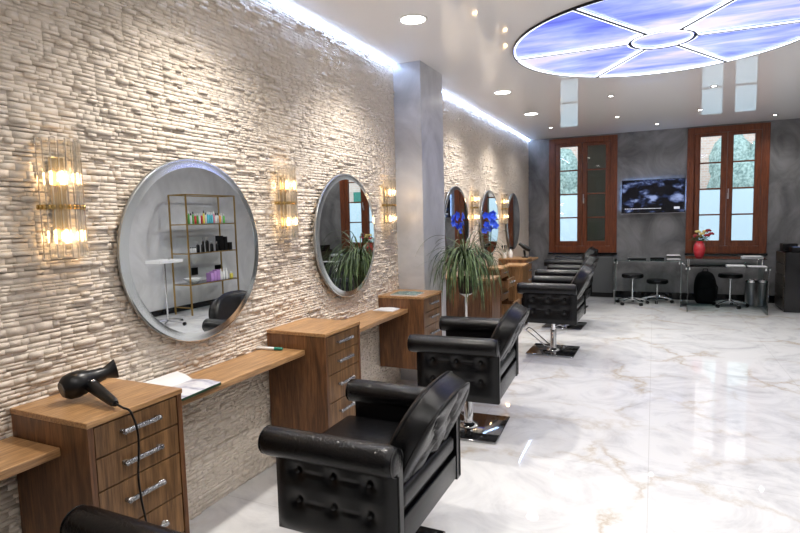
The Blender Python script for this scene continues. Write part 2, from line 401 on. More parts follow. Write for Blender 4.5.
for a in A:
    d=Vector((math.cos(a),math.sin(a),0)); s=Vector((-d.y,d.x,0))*.0095
    p=[d*.26+s,d*.26-s,d*(DR-.002)-s,d*(DR-.002)+s]
    q=MB(); q.add([(*x.xy,0) for x in p]+[(*x.xy,-.02) for x in p],[(0,1,2,3),(7,6,5,4),(0,4,5,1),(1,5,6,2),(2,6,7,3),(3,7,4,0)]); q.build('spoke',M['black'],t)
def arc(r,a0,a1,n): return [(r*math.cos(a0+(a1-a0)*i/n),r*math.sin(a0+(a1-a0)*i/n)) for i in range(n+1)]
for i,a in enumerate(A):
    a1=A[(i+1)%6]+(2*PI if i==5 else 0)
    def off(r,dd): return math.asin(dd/r)
    r0,r1=.258,DR-.003
    o_=arc(r1,a+off(r1,.007),a1-off(r1,.007),24); n2=arc(r0,a+off(r0,.007),a1-off(r0,.007),8)
    poly=o_+n2[::-1]
    q=MB(); q.add([(x,y,-.005) for x,y in poly],[tuple(range(len(poly)))]); q.add([(x,y,-.002) for x,y in poly],[tuple(range(len(poly)))[::-1]])
    pn=q.build('sky_panel',M['sky_print'],t,recalc=False)
    r0+=.008; r1-=.008
    o_=arc(r1,a+off(r1,.019),a1-off(r1,.019),24); n2=arc(r0,a+off(r0,.019),a1-off(r0,.019),8)
    q=MB(); q.tube([(x,y,-.014) for x,y in o_+n2[::-1]],.004,6,closed=True); q.build('led_line',M['led_disc'],pn)
q=MB(); pl=arc(.236,0,2*PI,48)[:-1]; q.add([(x,y,-.005) for x,y in pl],[tuple(range(48))]); pn=q.build('sky_panel',M['sky_print'],t)
q=MB(); q.tube([(x*.96,y*.96,-.014) for x,y in pl],.004,6,closed=True); q.build('led_line',M['led_disc'],pn)

# ------------------------------------------------------------ ceiling lamps
def lamp(kind,parent,energy,size,col=(1,.9,.76),ang=None,blend=.6,z=-.03):
    l=bpy.data.lights.new('lamp',kind); l.energy=energy; l.color=col
    if kind=='AREA': l.shape='DISK'; l.size=size
    elif kind=='SPOT': l.shadow_soft_size=size; l.spot_size=ang; l.spot_blend=blend
    else: l.shadow_soft_size=size
    o=bpy.data.objects.new('lamp',l); C.objects.link(o); o.parent=parent; o.location=(0,0,z); return o
K_BIG=27; K_SPOT=100
def downlight(x,y,label,e=1):
    t=thing('ceiling_downlight',label,'ceiling light',(x,y,ZC),0,'large round downlights above the stations')
    MB().lathe([(.105,0),(.105,-.004),(.092,-.009),(.088,-.004),(.088,0)],40).build('rim',M['trim_white'],t)
    MB().lathe([(0.0001,-.0035),(.088,-.0035)],40,cap=False).build('diffuser',M['lamp_white'],t)
    lamp('SPOT',t,K_BIG*4*e,.07,(1,.94,.86),math.radians(125),.9)
downlight(.62,.62,'large round downlight over the nearest styling chair',.08)
downlight(.62,2.22,'large round downlight over the first large mirror')
downlight(.645,3.787,'largest visible round downlight, nearest in the ceiling row')
downlight(.62,6.475,'middle round downlight just left of the sky ceiling light')
downlight(.63,8.06,'farthest of the large round downlights, towards the back wall')
SP=[(1.745,7.408,'recessed spotlight just beyond the sky light, left of its middle'),(1.72,9.072,'recessed spotlight in the ceiling in front of the left window and television'),
    (2.272,10.177,'recessed spotlight in the ceiling close above the television'),(2.862,7.476,'recessed spotlight just beyond the sky light on the right'),
    (2.828,9.135,'recessed spotlight in the ceiling in front of the right window'),(3.925,10.29,'recessed spotlight in the back right corner of the ceiling'),
    (.66,9.55,'recessed spotlight in the back left corner near the left window'),
    (1.74,2.6,'added fill spotlight above the aisle beside the first chair'),(2.86,2.6,'added fill spotlight nearer than the sky light, right of the aisle'),  # spots from here down are out of view, added as fill light
    (1.74,.7,'added fill spotlight above the camera on the left'),(2.86,.7,'added fill spotlight above the camera on the right'),
    (4.2,.7,'added fill spotlight near the right wall, first from the entrance'),(4.2,2.6,'added fill spotlight near the right wall, second from the entrance'),
    (4.2,5.0,'added fill spotlight near the right wall beside the sky light'),(4.2,7.4,'added fill spotlight in front of the gold display shelf'),
    (2.3,-1.4,'added fill spotlight at the front end of the room')]
for x,y,lb in SP:
    t=thing('recessed_spotlight',lb,'spotlight',(x,y,ZC),0,'small recessed ceiling spotlights')
    MB().lathe([(.042,0),(.042,-.003),(.034,-.006),(.026,-.003),(.024,0)],24).build('rim',M['chrome'],t)
    MB().lathe([(0.0001,-.002),(.024,-.002)],20,cap=False).build('lens',M['lamp_spot'],t)
    e=1.0
    if y>8.5: e=.2
    elif y>6.5: e=.85
    elif y>4: e=1.1
    if y<4 and x<3: e=.42
    if x>4: e*=.9
    lamp('SPOT',t,K_SPOT*e,.03,(1,.98,.955),math.radians(140),1.0)

# ------------------------------------------------------------ drawer cabinets, shelves
def cabinet(y0,y1,label,depth=.453,top=.904,bot=.254,fr=(.0,.2,.41,.71,1.0),ajar=(),x0=.0125):
    t=thing('drawer_cabinet',label,'cabinet',(x0,(y0+y1)/2,bot),0,'oak drawer cabinets along the stone wall')
    w=(y1-y0)/2; H=top-bot; D=depth-x0; tk=.024
    q=MB(); q.box(0,-w,0,D,-w+tk,H-.022); q.box(0,w-tk,0,D,w,H-.022); q.box(0,-w+tk,0,D,w-tk,tk); q.box(0,-w+tk,tk,.012,w-tk,H-.022)
    q.build('carcass',M['wood_side'],t,bevel=.002)
    MB().box(0,-w-.003,H-.022,D+.004,w+.003,H).build('top',M['wood_top_lit'],t,bevel=.003)
    zt=H-.022-.004; zb=tk+.004
    for i in range(len(fr)-1):
        a=zt-(zt-zb)*fr[i+1]+.003; c=zt-(zt-zb)*fr[i]-.003
        pull=ajar[i] if i<len(ajar) else 0
        q=MB(); q.box(D-.022+pull,-w+tk+.004,a,D-.002+pull,w-tk-.004,c)
        q.box(.05+pull,-w+tk+.01,a,D-.022+pull,-w+tk+.022,c-.03); q.box(.05+pull,w-tk-.022,a,D-.022+pull,w-tk-.01,c-.03); q.box(.05+pull,-w+tk+.022,a,D-.022+pull,w-tk-.022,a+.008); q.box(.05+pull,-w+tk+.022,a+.008,.062+pull,w-tk-.022,c-.03)
        d=q.build('drawer',M['wood_front'],t,bevel=.0015)
        zc=(a+c)/2+(c-a)*.08; X=D-.002+pull
        h=MB(); L=.078
        h.grid(lambda u,v:(X+.024+.004*math.sin(PI*u),-L+2*L*v,zc-.009+.018*u),5,12)
        h.box(X+.019,-L,zc-.009,X+.025,L,zc+.009)
        for s in (-1,1):
            h.box(X-.001,s*L-.007,zc-.006,X+.026,s*L+.007,zc+.006); h.ball((X+.024,s*L,zc),.009,.011,.012,8)
        h.build('handle',M['handle'],d)
    return t
def shelf(y0,y1,label,x1=.305,z=.795):
    o=MB().box(.0125,y0,z-.034,x1,y1,z).build('styling_shelf',M['wood_top_lit'],None,bevel=.004)
    return tag(o,label,'shelf','oak styling shelves between the cabinets')
YC=[(1.223,1.649),(2.767,3.197),(4.335,4.775)]
cabinet(*YC[0],'nearest oak drawer cabinet carrying the black hair dryer')
cabinet(*YC[1],'oak drawer cabinet between the two large near mirrors')
cabinet(*YC[2],'oak drawer cabinet in front of the grey pillar')
cabinet(6.98,7.4,'oak drawer cabinet with drawers pulled open, under the blue orchid',ajar=(0,.09,0,.16))
cabinet(8.54,8.96,'farthest oak drawer cabinet, near the left window')
shelf(.05,1.219,'nearest oak styling shelf, running out of the left of the picture')
shelf(1.653,2.763,'oak styling shelf under the first large mirror, holding magazines')
shelf(3.201,4.331,'oak styling shelf under the second large mirror')
shelf(6.16,6.976,'oak styling shelf beyond the pillar, partly behind the plant')
shelf(7.404,8.536,'oak styling shelf under the fourth mirror')
shelf(8.964,10.3,'farthest oak styling shelf, under the last mirror')
# side cabinet beyond the pillar
t=thing('wooden_side_cabinet','wooden side cabinet beyond the pillar, behind the tall plant','cabinet',(.018,5.78,0))
MB().box(0,0,.02,.64,.36,.88).build('carcass',M['wood_side'],t,bevel=.003)
MB().box(0,-.004,.88,.645,.365,.904).build('top',M['wood_top_lit'],t,bevel=.003)
for a,c in ((.01,.325),(.333,.63)): MB().box(a,-.016,.04,c,-.0005,.87).build('door',M['wood_side'],t,bevel=.003)
t=thing('wooden_drawer_trolley','small oak drawer trolley beside the cabinet with open drawers','trolley',(.32,7.62,0))
q=MB(); q.box(0,0,.06,.28,.02,.86); q.box(0,.36,.06,.28,.38,.86); q.box(0,.02,.06,.28,.36,.08); q.box(0,.02,.08,.012,.36,.86); q.build('carcass',M['wood_front'],t,bevel=.002)
MB().box(0,-.003,.86,.285,.383,.885).build('top',M['wood_top_lit'],t,bevel=.003)
for a,c in ((.085,.33),(.336,.58),(.586,.855)): MB().box(.258,.024,a,.279,.356,c).build('drawer',M['wood_front'],t,bevel=.002)
for x in (.03,.25):
    for y in (.03,.35): MB().lathe([(.02,0),(.02,.05),(.008,.06)],12,(x,y,0)).build('caster',M['black'],t)

# ------------------------------------------------------------ mirrors
def mirror(y,z,label,r=.487):
    t=thing('round_mirror',label,'mirror',(.0135,y,z),0,'round bevelled mirrors on the stone wall')
    MB().lathe([(r-.06,0),(r-.06,.012),(r-.004,.012),(r,.016),(r,.026),(r-.002,.029)],96,ax='x').build('backing',M['mirror_side'],t)
    MB().lathe([(r-.002,.0292),(r-.006,.031),(r-.012,.0305),(r-.046,.0365)],96,ax='x',cap=False).build('bevel',M['mirror_edge'],t)
    MB().lathe([(.00001,.0365),(r-.046,.0365)],96,ax='x',cap=False).build('mirror_face',M['mirror'],t)
    return t
mirror(2.205,1.447,'nearest round mirror, reflecting the gold shelf of bottles')
mirror(3.79,1.462,'second round mirror, just before the pillar, reflecting plant and window',.49).rotation_euler=(0,0,.022)
mirror(6.45,1.475,'third round mirror, first beyond the pillar, half behind the plant')
mirror(7.97,1.475,'fourth round mirror, between the two far wall sconces')
mirror(9.46,1.475,'farthest round mirror, next to the back wall')
# ------------------------------------------------------------ crystal sconces
def sconce(y,z,label,dz=0):
    t=thing('wall_sconce',label,'wall lamp',(.0135,y,z),0,'crystal rod wall sconces')
    MB().box(0,-.03,-.17,.012,.03,.17).build('backplate',M['brass'],t,bevel=.003)
    q=MB(); pts=[(.085*math.sin(PI*k/16)+.004,-.092*math.cos(PI*k/16),0) for k in range(17)]
    for k in range(16):
        a,b_=pts[k],pts[k+1]
        q.add([(a[0],a[1],-.01),(b_[0],b_[1],-.01),(b_[0],b_[1],.01),(a[0],a[1],.01),(a[0]*.93,a[1]*.95,-.01),(b_[0]*.93,b_[1]*.95,-.01),(b_[0]*.93,b_[1]*.95,.01),(a[0]*.93,a[1]*.95,.01)],[(0,1,2,3),(7,6,5,4),(0,4,5,1),(3,2,6,7)])
        q.ball(((a[0]+b_[0])/2*1.03,(a[1]+b_[1])/2*1.03,0),.004,.006,.008,6)
    q.box(.0,-.015,-.008,.07,.015,.008)
    q.build('brass_band',M['brass'],t,loc=(0,0,dz))
    for k in range(9):
        a=PI*(k+.5)/9; x=.078*math.sin(a)+.002; yy=-.079*math.cos(a)
        L=.245-(.012 if k%2 else 0)
        q=MB(); q.lathe([(.0001,-L),(.0125,-L+.004),(.0125,L-.004),(.0001,L)],8,(x+.006,yy,0)); q.build('glass_rod',M['crystal'],t)
    for s in (-1,1):
        q=MB(); q.lathe([(.0001,-.03),(.009,-.028),(.010,.005),(.005,.025),(.0001,.03)],12,(.04,0,s*.12+dz)); q.build('bulb',M['bulb'],t)
        MB().cyl((.04,0,s*.12-.055+dz),(.04,0,s*.12-.028+dz),.012,12).build('bulb_holder',M['brass'],t)
        lamp('POINT',t,1.1,.03,(1,.68,.38)).location=(.07,0,s*.12+dz)
sconce(1.475,1.71,'nearest crystal wall sconce, left of the first mirror',-.035)
sconce(2.99,1.71,'crystal wall sconce between the two near mirrors')
sconce(4.54,1.71,'crystal wall sconce beside the grey pillar')
sconce(7.17,1.70,'crystal wall sconce between third and fourth mirrors, beyond the pillar')
sconce(8.79,1.69,'farthest crystal wall sconce, beside the last mirror')

# ------------------------------------------------------------ styling chairs
def gz(x,y,cx,cy,s): return math.exp(-((x-cx)**2+(y-cy)**2)/(2*s*s))
def segd(px,py,a,b):
    ax,ay=a;bx,by=b; dx,dy=bx-ax,by-ay; t=max(0,min(1,((px-ax)*dx+(py-ay)*dy)/(dx*dx+dy*dy))); return math.hypot(px-ax-t*dx,py-ay-t*dy)
def tuft(px,py,btn,segs,amp=.02):
    d=0
    for c in btn: d=max(d,amp*gz(px,py,c[0],c[1],.02)+amp*.35*gz(px,py,c[0],c[1],.05))
    for a,b_ in segs: d=max(d,amp*.55*math.exp(-(segd(px,py,a,b_)/.010)**2))
    return d
T0=.755
def make_chair(label):
    t=thing('styling_chair',label,'chair',(0,0,0),0,'black leather styling chairs facing the mirrors'); T=T0
    # seat cushion with padded rear roll
    q=MB(); q.box(-.31,-.305,T-.30,.20,.305,T-.17); q.build('seat_cushion',M['croc'],t,bevel=.04,seg=5)
    q=MB(); q.box(-.27,-.318,T-.44,.285,.318,T-.305); q.build('seat_frame',M['leather'],t,bevel=.008,seg=3)
    q=MB(); q.box(.215,-.318,T-.30,.305,.318,T-.20); q.build('rear_roll',M['leather'],t,bevel=.035,seg=5)
    q=MB(); q.box(.287,-.316,T-.435,.308,.316,T-.312); q.build('rear_panel',M['leather'],t,bevel=.006,seg=3)
    for s in (-1,1):
        q=MB(); btn=[(x,z) for x in (-.155,.015,.185) for z in (T-.17,T-.30)]
        segs=[]
        for i in range(3):
            x=(-.155,.015,.185)[i]; segs.append(((x,T-.17),(x,T-.09)) if i!=1 else ((x,T-.17),(x,T-.10)))
            if i<2:
                x2=(-.155,.015,.185)[i+1]
                segs+= [((x,T-.17),(x2,T-.17)),((x,T-.30),(x2,T-.30))]
        def f(u,v,s=s):
            x=-.268+.576*u; z=T-.445+.375*v
            e=min(u,1-u,.12)/.12; g=min(v,1-v,.15)/.15
            puff=.018*(1-(1-e)**2)*(1-(1-g)**2)
            return (x,s*(.372+puff-tuft(x,z,btn,segs,.016)*min(1,e*1.5)*min(1,g*1.5)),z)
        q.grid(f,60,44)
        q.box(-.27,s*.322,T-.446,.31,s*.371,T-.06)
        for c in btn: q.ball((c[0],s*(.372+.006),c[1]),.011,.006,.011,8)
        sp=q.build('side_panel',M['leather'],t)
        # roll arm
        q=MB(); r=.063; prof=[(.0001,-.325),(.03,-.325),(.05,-.321),(.06,-.310),(.063,-.29)]+[(.063,x) for x in (-.2,0,.2)]+[(.063,.275),(.06,.297),(.05,.308),(.03,.312),(.0001,.312)]
        q.lathe(prof,36,(0,s*.365,T-.063),'x'); a=q.build('armrest',M['croc'],t)
        q=MB()
        for xx in (-.318,.305):
            pp=MB(); pp.tube([(xx,s*.365+.057*math.cos(k*PI/12),T-.063+.057*math.sin(k*PI/12)) for k in range(24)],.0035,6,closed=True); pp.build('piping',M['leather'],a)
        for xx in (.310,-.268): MB().tube([(xx,s*.365,T-.12),(xx,s*.365,T-.44)],.005,6).build('piping',M['leather'],sp)
    # arched backrest, tufted behind
    th=math.radians(27); U=Vector((math.sin(th),0,math.cos(th))); Nn=Vector((math.cos(th),0,-math.sin(th))); B=Vector((.195,0,T-.235))
    def outl(a):
        c,s=math.cos(a),math.sin(a); sg=1 if c>=0 else -1
        if s>=0: return (.298*sg*abs(c)**(2/2.5),.2+.245*abs(s)**(2/2.2))
        return (.298*sg*abs(c)**(2/7),.2-.2*abs(s)**(2/7))
    btn=[(-.17,.13),(0,.13),(.17,.13),(-.1,.235),(.1,.235),(-.16,.325),(0,.335),(.16,.325)]
    segs=[((-.17,.13),(-.1,.235)),((0,.13),(-.1,.235)),((0,.13),(.1,.235)),((.17,.13),(.1,.235)),((-.1,.235),(-.17,.33)),((-.1,.235),(0,.34)),((.1,.235),(0,.34)),((.1,.235),(.17,.33)),((0,.34),(0,.45)),((-.17,.33),(-.22,.39)),((.17,.33),(.22,.39)),((-.17,.13),(-.2,.02)),((0,.13),(0,.02)),((.17,.13),(.2,.02))]
    def at(y,s,n): return tuple(B+U*s+Nn*n+Vector((0,y,0)))
    q=MB(); na=96; rs=[.0,.12,.22,.32,.42,.52,.6,.68,.76,.84,.9,.95,.98,1.0]
    for side in (-1,1):
        vs=[];fs=[]
        for r in rs:
            for k in range(na):
                oy,os=outl(2*PI*k/na); y=oy*r; s=.2+(os-.2)*r
                th_=.03*(1-r**5)**.5+.047
                
                if side>0: th_-=tuft(y,s,btn,segs,.045)*min(1,(1-r)/.1)
                else: th_-=.012*gz(y,s,0,.2,.12)
                vs.append(at(y,s,side*th_))
        for i in range(len(rs)-1):
            for k in range(na):
                j=(k+1)%na; fs.append((i*na+k,i*na+j,(i+1)*na+j,(i+1)*na+k))
        q.add(vs,fs,0,True)
    L=len(rs)-1; tot=len(rs)*na
    q.add([q.v[L*na+k] for k in range(na)]+[q.v[tot+L*na+k] for k in range(na)],[(k,(k+1)%na,na+(k+1)%na,na+k) for k in range(na)],0,True)
    for c in btn: 
        p=at(c[0],c[1],.05); q.ball(p,.009,.012,.012,8)
    bk=q.build('backrest',M['leather'],t)
    for n_,f in ((.047,1.0),(-.047,1.0)):
        q=MB(); q.tube([at(outl(2*PI*k/na)[0]*f,.2+(outl(2*PI*k/na)[1]-.2)*f,n_*1.0) for k in range(na)],.0045,6,closed=True); q.build('piping',M['leather'],bk)
    for s in (-.22,.22): MB().tube([(.19,s,T-.35),(.235,s,T-.28),(.25,s,T-.14)],.011,8).build('back_bracket',M['black'],t)
    # base
    q=MB(); q.box(-.265,-.265,.004,.265,.265,.018); q.build('base_plate',M['steel_mirror'],t,bevel=.006,seg=3)
    q=MB(); q.lathe([(.075,.018),(.07,.03),(.038,.045),(.034,.06),(.034,.25),(.03,.255),(.022,.256),(.022,.33)],28); q.build('column',M['chrome'],t)
    q=MB(); q.box(-.16,-.14,T-.455,.16,.14,T-.44); q.cyl((0,0,T-.49),(0,0,T-.45),.045); q.build('seat_bracket',M['black'],t)
    q=MB(); q.tube([(.02,0,.29),(.05,.06,.3),(.07,.12,.285),(.08,.15,.27)],.006,8); q.ball((.081,.152,.268),.01,.012,.01,8); q.build('pump_lever',M['chrome'],t)
    # footrest: U-shaped chrome loop reaching forward
    q=MB(); pts=[(-.02,-.05,.055),(-.08,-.075,.075),(-.27,-.09,.225),(-.30,-.085,.24)]+[(-.305,-.07+.14*k/5,.243) for k in range(6)]+[(-.30,.085,.24),(-.27,.09,.225),(-.08,.075,.075),(-.02,.05,.055)]
    q.tube(pts,.008,10)
    q.build('footrest',M['chrome'],t)
    return t
M['steel_mirror']=mat('polished_steel_plate',(.42,.43,.45),.07,1)
UP=('seat_cushion','seat_frame','rear_roll','rear_panel','side_panel','armrest','backrest','back_bracket','seat_bracket')
ch=make_chair('black tufted leather styling chair in front of the second mirror')
dup(ch,(1.06,2.20,0),math.radians(0),'largest black tufted leather styling chair, in front of the first mirror',lift=-.04,lifted=UP)
dup(ch,(.86,.74,0),math.radians(0),'black leather chair cut off at the lower left corner',lift=-.075,lifted=UP)
dup(ch,(1.21,6.42,0),math.radians(-1),'black leather styling chair on visible chrome column and square base plate',lift=.085,lifted=UP)
dup(ch,(1.12,7.95,0),math.radians(-3),'black leather styling chair, second from the back window',lift=.085,lifted=UP)
dup(ch,(.98,9.46,0),math.radians(-4),'farthest black leather styling chair, below the left window',lift=.10,lifted=UP)
ch.location=(1.0,3.86,0); ch.rotation_euler=(0,0,math.radians(3))
for o in ch.children:
    if o.name.startswith(UP): o.location.z+=.02

# ------------------------------------------------------------ hair dryer on the nearest cabinet
TOP=.904
def ring_obj(pts,rads,n=20): 
    q=MB(); q.tube(pts,rads,n); return q
t=thing('hair_dryer','black hair dryer lying on nearest cabinet, cord hanging over the drawers','hair dryer',(.24,1.36,TOP))
A0=Vector((-.075,-.03,.056)); AX=Vector((.25,.94,.18)).normalized()
def ap(s,dz=0): return A0+AX*s+Vector((0,0,dz))
ss=[.92*x for x in (0,.006,.02,.05,.08,.105,.125,.15,.17)]; rr=[.032,.038,.048,.053,.051,.042,.034,.029,.027]
ring_obj([ap(s) for s in ss],rr,28).build('body',M['black'],t)
q=MB(); q.tube([ap(-.003),ap(.002)],.03,24); tag(q.build('rear_grille',M['steel_dark'] if 'steel_dark' in M else M.setdefault('steel_dark',mat('dark_mesh',(.12,.11,.1),.5,.7)),t),'round metal mesh grille')
sd=AX.cross(Vector((0,0,1))).normalized(); up=sd.cross(AX)
q=MB(); cs=[ap(.15),ap(.165),ap(.185),ap(.205),ap(.211)]; q.rings(cs,[(sd,up)]*5,[(.026,.026),(.024,.024),(.017,.032),(.011,.041),(.010,.042)],20); q.build('nozzle',M['black'],t)
h0=ap(.09)+Vector((.02,0,-.012)); E0=Vector((.425-.24,1.362-1.36,.023)); hd=(E0-h0).normalized(); hl=(E0-h0).length
q=MB(); q.tube([h0+hd*.02,h0+hd*hl*.4,h0+hd*hl*.7,h0+hd*hl*.93,h0+hd*hl],[.026,.023,.020,.017,.012],16); q.build('handle',M['black'],t)
q=MB(); q.ball(tuple(h0+hd*.035+Vector((0,0,.024))),.010,.010,.006,10); tag(q.build('badge',M['chrome'],t),'small silver badge')
ends=E0
W=lambda x,y,z: Vector((x-.24,y-1.36,z-TOP))
cab=[ends-hd*.01,ends+hd*.02+Vector((0,0,.002)),W(.462,1.364,.915),W(.487,1.374,.9),W(.502,1.386,.83),W(.5,1.388,.75),W(.503,1.376,.65),W(.50,1.385,.55),W(.497,1.40,.46),W(.5,1.41,.36),W(.51,1.42,.26),W(.5,1.42,.15),W(.48,1.40,.05),W(.43,1.35,.008),W(.33,1.4,.008),W(.2,1.5,.008)]
def smooth(P_,k=6):
    out=[]
    for i in range(len(P_)-1):
        p0,p1,p2,p3=P_[max(i-1,0)],P_[i],P_[i+1],P_[min(i+2,len(P_)-1)]
        for j in range(k):
            u=j/k; out.append(.5*((2*p1)+(p2-p0)*u+(2*p0-5*p1+4*p2-p3)*u*u+(3*p1-3*p2+p3-p0)*u**3))
    return out+[P_[-1]]
q=MB(); q.tube(smooth(cab),.0042,8); q.build('cord',M['black'],t)
# magazines, leaflets, pen
def sheet(name,x0,y0,x1,y1,z,th,mt,label,cat,rz=0,edge=None,parent=None):
    t=thing(name,label,cat,((x0+x1)/2,(y0+y1)/2,z),rz)
    w,d=(x1-x0)/2,(y1-y0)/2
    q=MB(); n=10
    q.box(-w,-d,0,w,d,th); q.build('pages',edge or M['paper'],t,bevel=.0008,seg=1)
    MB().grid(lambda u,v:(-w+2*w*u,-d+2*d*v,th+.0006+.006*math.sin(PI*u)**2*(.5+.5*v)),8,8).build('cover',mt,t,recalc=False)
    return t
mg=mat('printed_page',(.6,.6,.6),.35); n=N(mg,'ShaderNodeTexNoise',Scale=9,Detail=3); lk(mg,coords(mg,(1,2,1)),n.inputs['Vector']); c=ramp(mg,n.outputs['Fac'],[(.35,(.2,.2,.26)),(.45,(.5,.5,.58)),(.55,(.66,.66,.68))]); lk(mg,c,P(mg).inputs['Base Color'])
teal=mat('teal_cover',(.12,.2,.18),.25)
sheet('magazine',.145,1.74,.325,2.02,.795,.012,mg,'magazine with grey pictures and dark green edge, on shelf by hair dryer','magazine',.05,edge=mat('dark_green_edge',(.02,.06,.03),.5))
lf=sheet('leaflet',.02,1.68,.14,2.0,.83,.003,M['paper'],'white open leaflet leaning up against the stone wall on the shelf','leaflet'); lf.rotation_euler=(-.12,-.25,0) if False else (0,.28,0); lf.location=(.082,1.86,.815)
sheet('magazine',.12,4.36,.37,4.56,TOP,.01,teal,'teal and white magazine on top of cabinet before the pillar','magazine',.0)
sheet('leaflet',.05,4.15,.24,4.31,.795,.005,M['paper'],'white leaflet on shelf beside the pillar cabinet','leaflet')
t=thing('marker_pen','white marker pen with green cap on shelf beside the middle cabinet','pen',(.09,2.69,.805),math.radians(8))
q=MB(); q.tube([(-.085,0,0),(-.08,0,0),(.035,0,0)],[.007,.0095,.0095],12); q.build('barrel',M['white'],t)
q=MB(); q.tube([(.036,0,0),(.085,0,0),(.092,0,0)],[.0105,.0095,.005],12); tag(q.build('cap',M['green_cap'],t),'green cap')

# ------------------------------------------------------------ tall arching plant beside the pillar
def ribbon(q,base,dirv,L,w,droop,seg=10,mi=0,rise=1.0):
    P_=[];p=Vector(base); d=Vector(dirv).normalized()
    for k in range(seg+1):
        P_.append(p.copy()); p=p+d*(L/seg); d=(d+Vector((0,0,-droop/seg))).normalized()
    s=Vector((-dirv[1],dirv[0],0)); s=s.normalized() if s.length>1e-4 else Vector((1,0,0))
    vs=[];fs=[]
    for k,p in enumerate(P_):
        u=k/seg; ww=w*(.35+1.2*u)*(1-u)**.6 if u<1 else 0.0005
        vs+= [tuple(p-s*ww),tuple(p+Vector((0,0,-ww*.5))),tuple(p+s*ww)]
    for k in range(seg):
        a=3*k; fs+=[(a,a+1,a+4,a+3),(a+1,a+2,a+5,a+4)]
    q.add(vs,fs,mi,True)
t=thing('arching_leaf_plant','tall plant with long arching thin leaves, beside the grey pillar','plant',(.60,5.06,0))
MB().lathe([(.13,0),(.13,.012),(.02,.03),(.011,.05),(.011,.80),(.02,.82),(.06,.84),(.06,.845)],24).build('stand',M['white'],t)
MB().lathe([(.055,.845),(.07,.86),(.085,1.0),(.09,1.005),(.08,1.005),(.075,.99)],28).build('pot',M['soil'],t)
MB().lathe([(.0001,.985),(.077,.985)],20,cap=False).build('soil',M['soil'],t)
q=MB(); rp=random.Random(5)
for k in range(300):
    a=rp.random()*2*PI; el=rp.uniform(.75,1.5); L=rp.uniform(.28,.72)
    ribbon(q,(.03*math.cos(a),.03*math.sin(a),1.05+rp.uniform(0,.16)),(math.cos(a)*math.cos(el),math.sin(a)*math.cos(el),math.sin(el)),L,rp.uniform(.006,.0105),rp.uniform(3.2,8.5),14)
for k in range(7):
    a=k*.9+.4; ribbon(q,(0,0,1.0),(math.cos(a)*.6,math.sin(a)*.6,.8),.62,.004,1.8,12)
q.build('foliage',M['leaf'],t,recalc=False)
# ------------------------------------------------------------ blue orchid
t=thing('blue_orchid','royal blue orchid in a clear glass vase in front of the fourth mirror','flower',(.25,7.2,.904))
MB().lathe([(.03,0),(.034,.01),(.032,.12),(.04,.18),(.038,.18),(.03,.12),(.03,.012),(.0001,.01)],20,cap=False).build('glass_vase',M['vaseglass'],t)
q=MB(); q.tube([(0,0,.01),(.005,.0,.2),(.0,.02,.45),(-.01,.03,.62),(-.02,0,.78)],.004,6); q.tube([(.0,0,.01),(.01,-.01,.3),(.03,-.03,.5),(.02,-.08,.64)],.004,6)
for a in (.5,2.4,4.2): ribbon(q,(0,0,.17),(math.cos(a),math.sin(a),.9),.22,.018,2.5,8)
q.build('stem',M['leaf_dark'],t)
ro=random.Random(9)
fl=[]
for k in range(13):
    c=Vector((ro.uniform(-.07,.09),ro.uniform(-.13,.13),ro.uniform(.47,.80)))
    q=MB(); fd=Vector((ro.uniform(.3,1),ro.uniform(-1,.2),ro.uniform(-.3,.3))).normalized(); s1=fd.orthogonal().normalized(); s2=fd.cross(s1)
    for j in range(5):
        a=2*PI*j/5; d=s1*math.cos(a)+s2*math.sin(a); e=s1*-math.sin(a)+s2*math.cos(a)
        vs=[];L=.052
        for i in range(5):
            u=i/4; wd=.026*math.sin(PI*min(1,u*.85+.12))
            for w_ in (-1,0,1): vs.append(tuple(c+d*(L*u)+e*(wd*w_)+fd*(.012*u-.008*(w_==0))))
        q.add(vs,[(i*3+w_,i*3+w_+1,i*3+w_+4,i*3+w_+3) for i in range(4) for w_ in (0,1)],0,True)
    q.ball(tuple(c+fd*.006),.009,.009,.009,6)
    q.build('bloom',M['orchid'],t,recalc=False)
# ------------------------------------------------------------ things on the farthest cabinet
t=thing('hair_dryer','far black hair dryer standing upright on the farthest cabinet','hair dryer',(.38,8.78,TOP))
q=MB(); q.lathe([(.05,0),(.05,.012),(.015,.02),(.012,.05)],20); q.build('stand',M['black'],t)
q=MB(); q.tube([(.0,0,.04),(-.01,0,.12)],[.018,.02],14); q.build('handle',M['black'],t)
q=MB(); q.tube([(.09,0,.115),(.06,0,.13),(0,0,.165),(-.05,0,.2),(-.09,0,.225)],[.026,.036,.04,.03,.024],18); q.build('body',M['black'],t)
q=MB(); q.tube([(.05,0,.03),(.06,-.05,.006),(.04,-.09,.005)],.004,6); q.build('cord',M['black'],t)
t=thing('spray_bottle','black and white spray bottle on the farthest cabinet','bottle',(.16,8.74,TOP))
MB().lathe([(.03,0),(.034,.01),(.034,.09),(.014,.12),(.014,.14)],20).build('body',M['white'],t)
q=MB(); q.box(-.015,-.014,.14,.05,.014,.175); q.tube([(.03,0,.14),(.045,0,.11)],.005,6); q.build('trigger_head',M['black'],t,bevel=.004)
t=thing('styling_tool_cup','white cup holding black brushes on the farthest cabinet','cup',(.07,8.70,TOP))
MB().lathe([(.03,0),(.034,.09),(.03,.09),(.027,.006),(.0001,.005)],20,cap=False).build('cup',M['white'],t)
for a in range(4):
    q=MB(); d=Vector((math.cos(a*1.7)*.025,math.sin(a*1.7)*.025,0)); q.tube([Vector((0,0,.01))+d*.3,d*1.0+Vector((0,0,.14)),d*1.5+Vector((0,0,.2))],[.005,.006,.014],8); q.build('brush',M['black'],t)

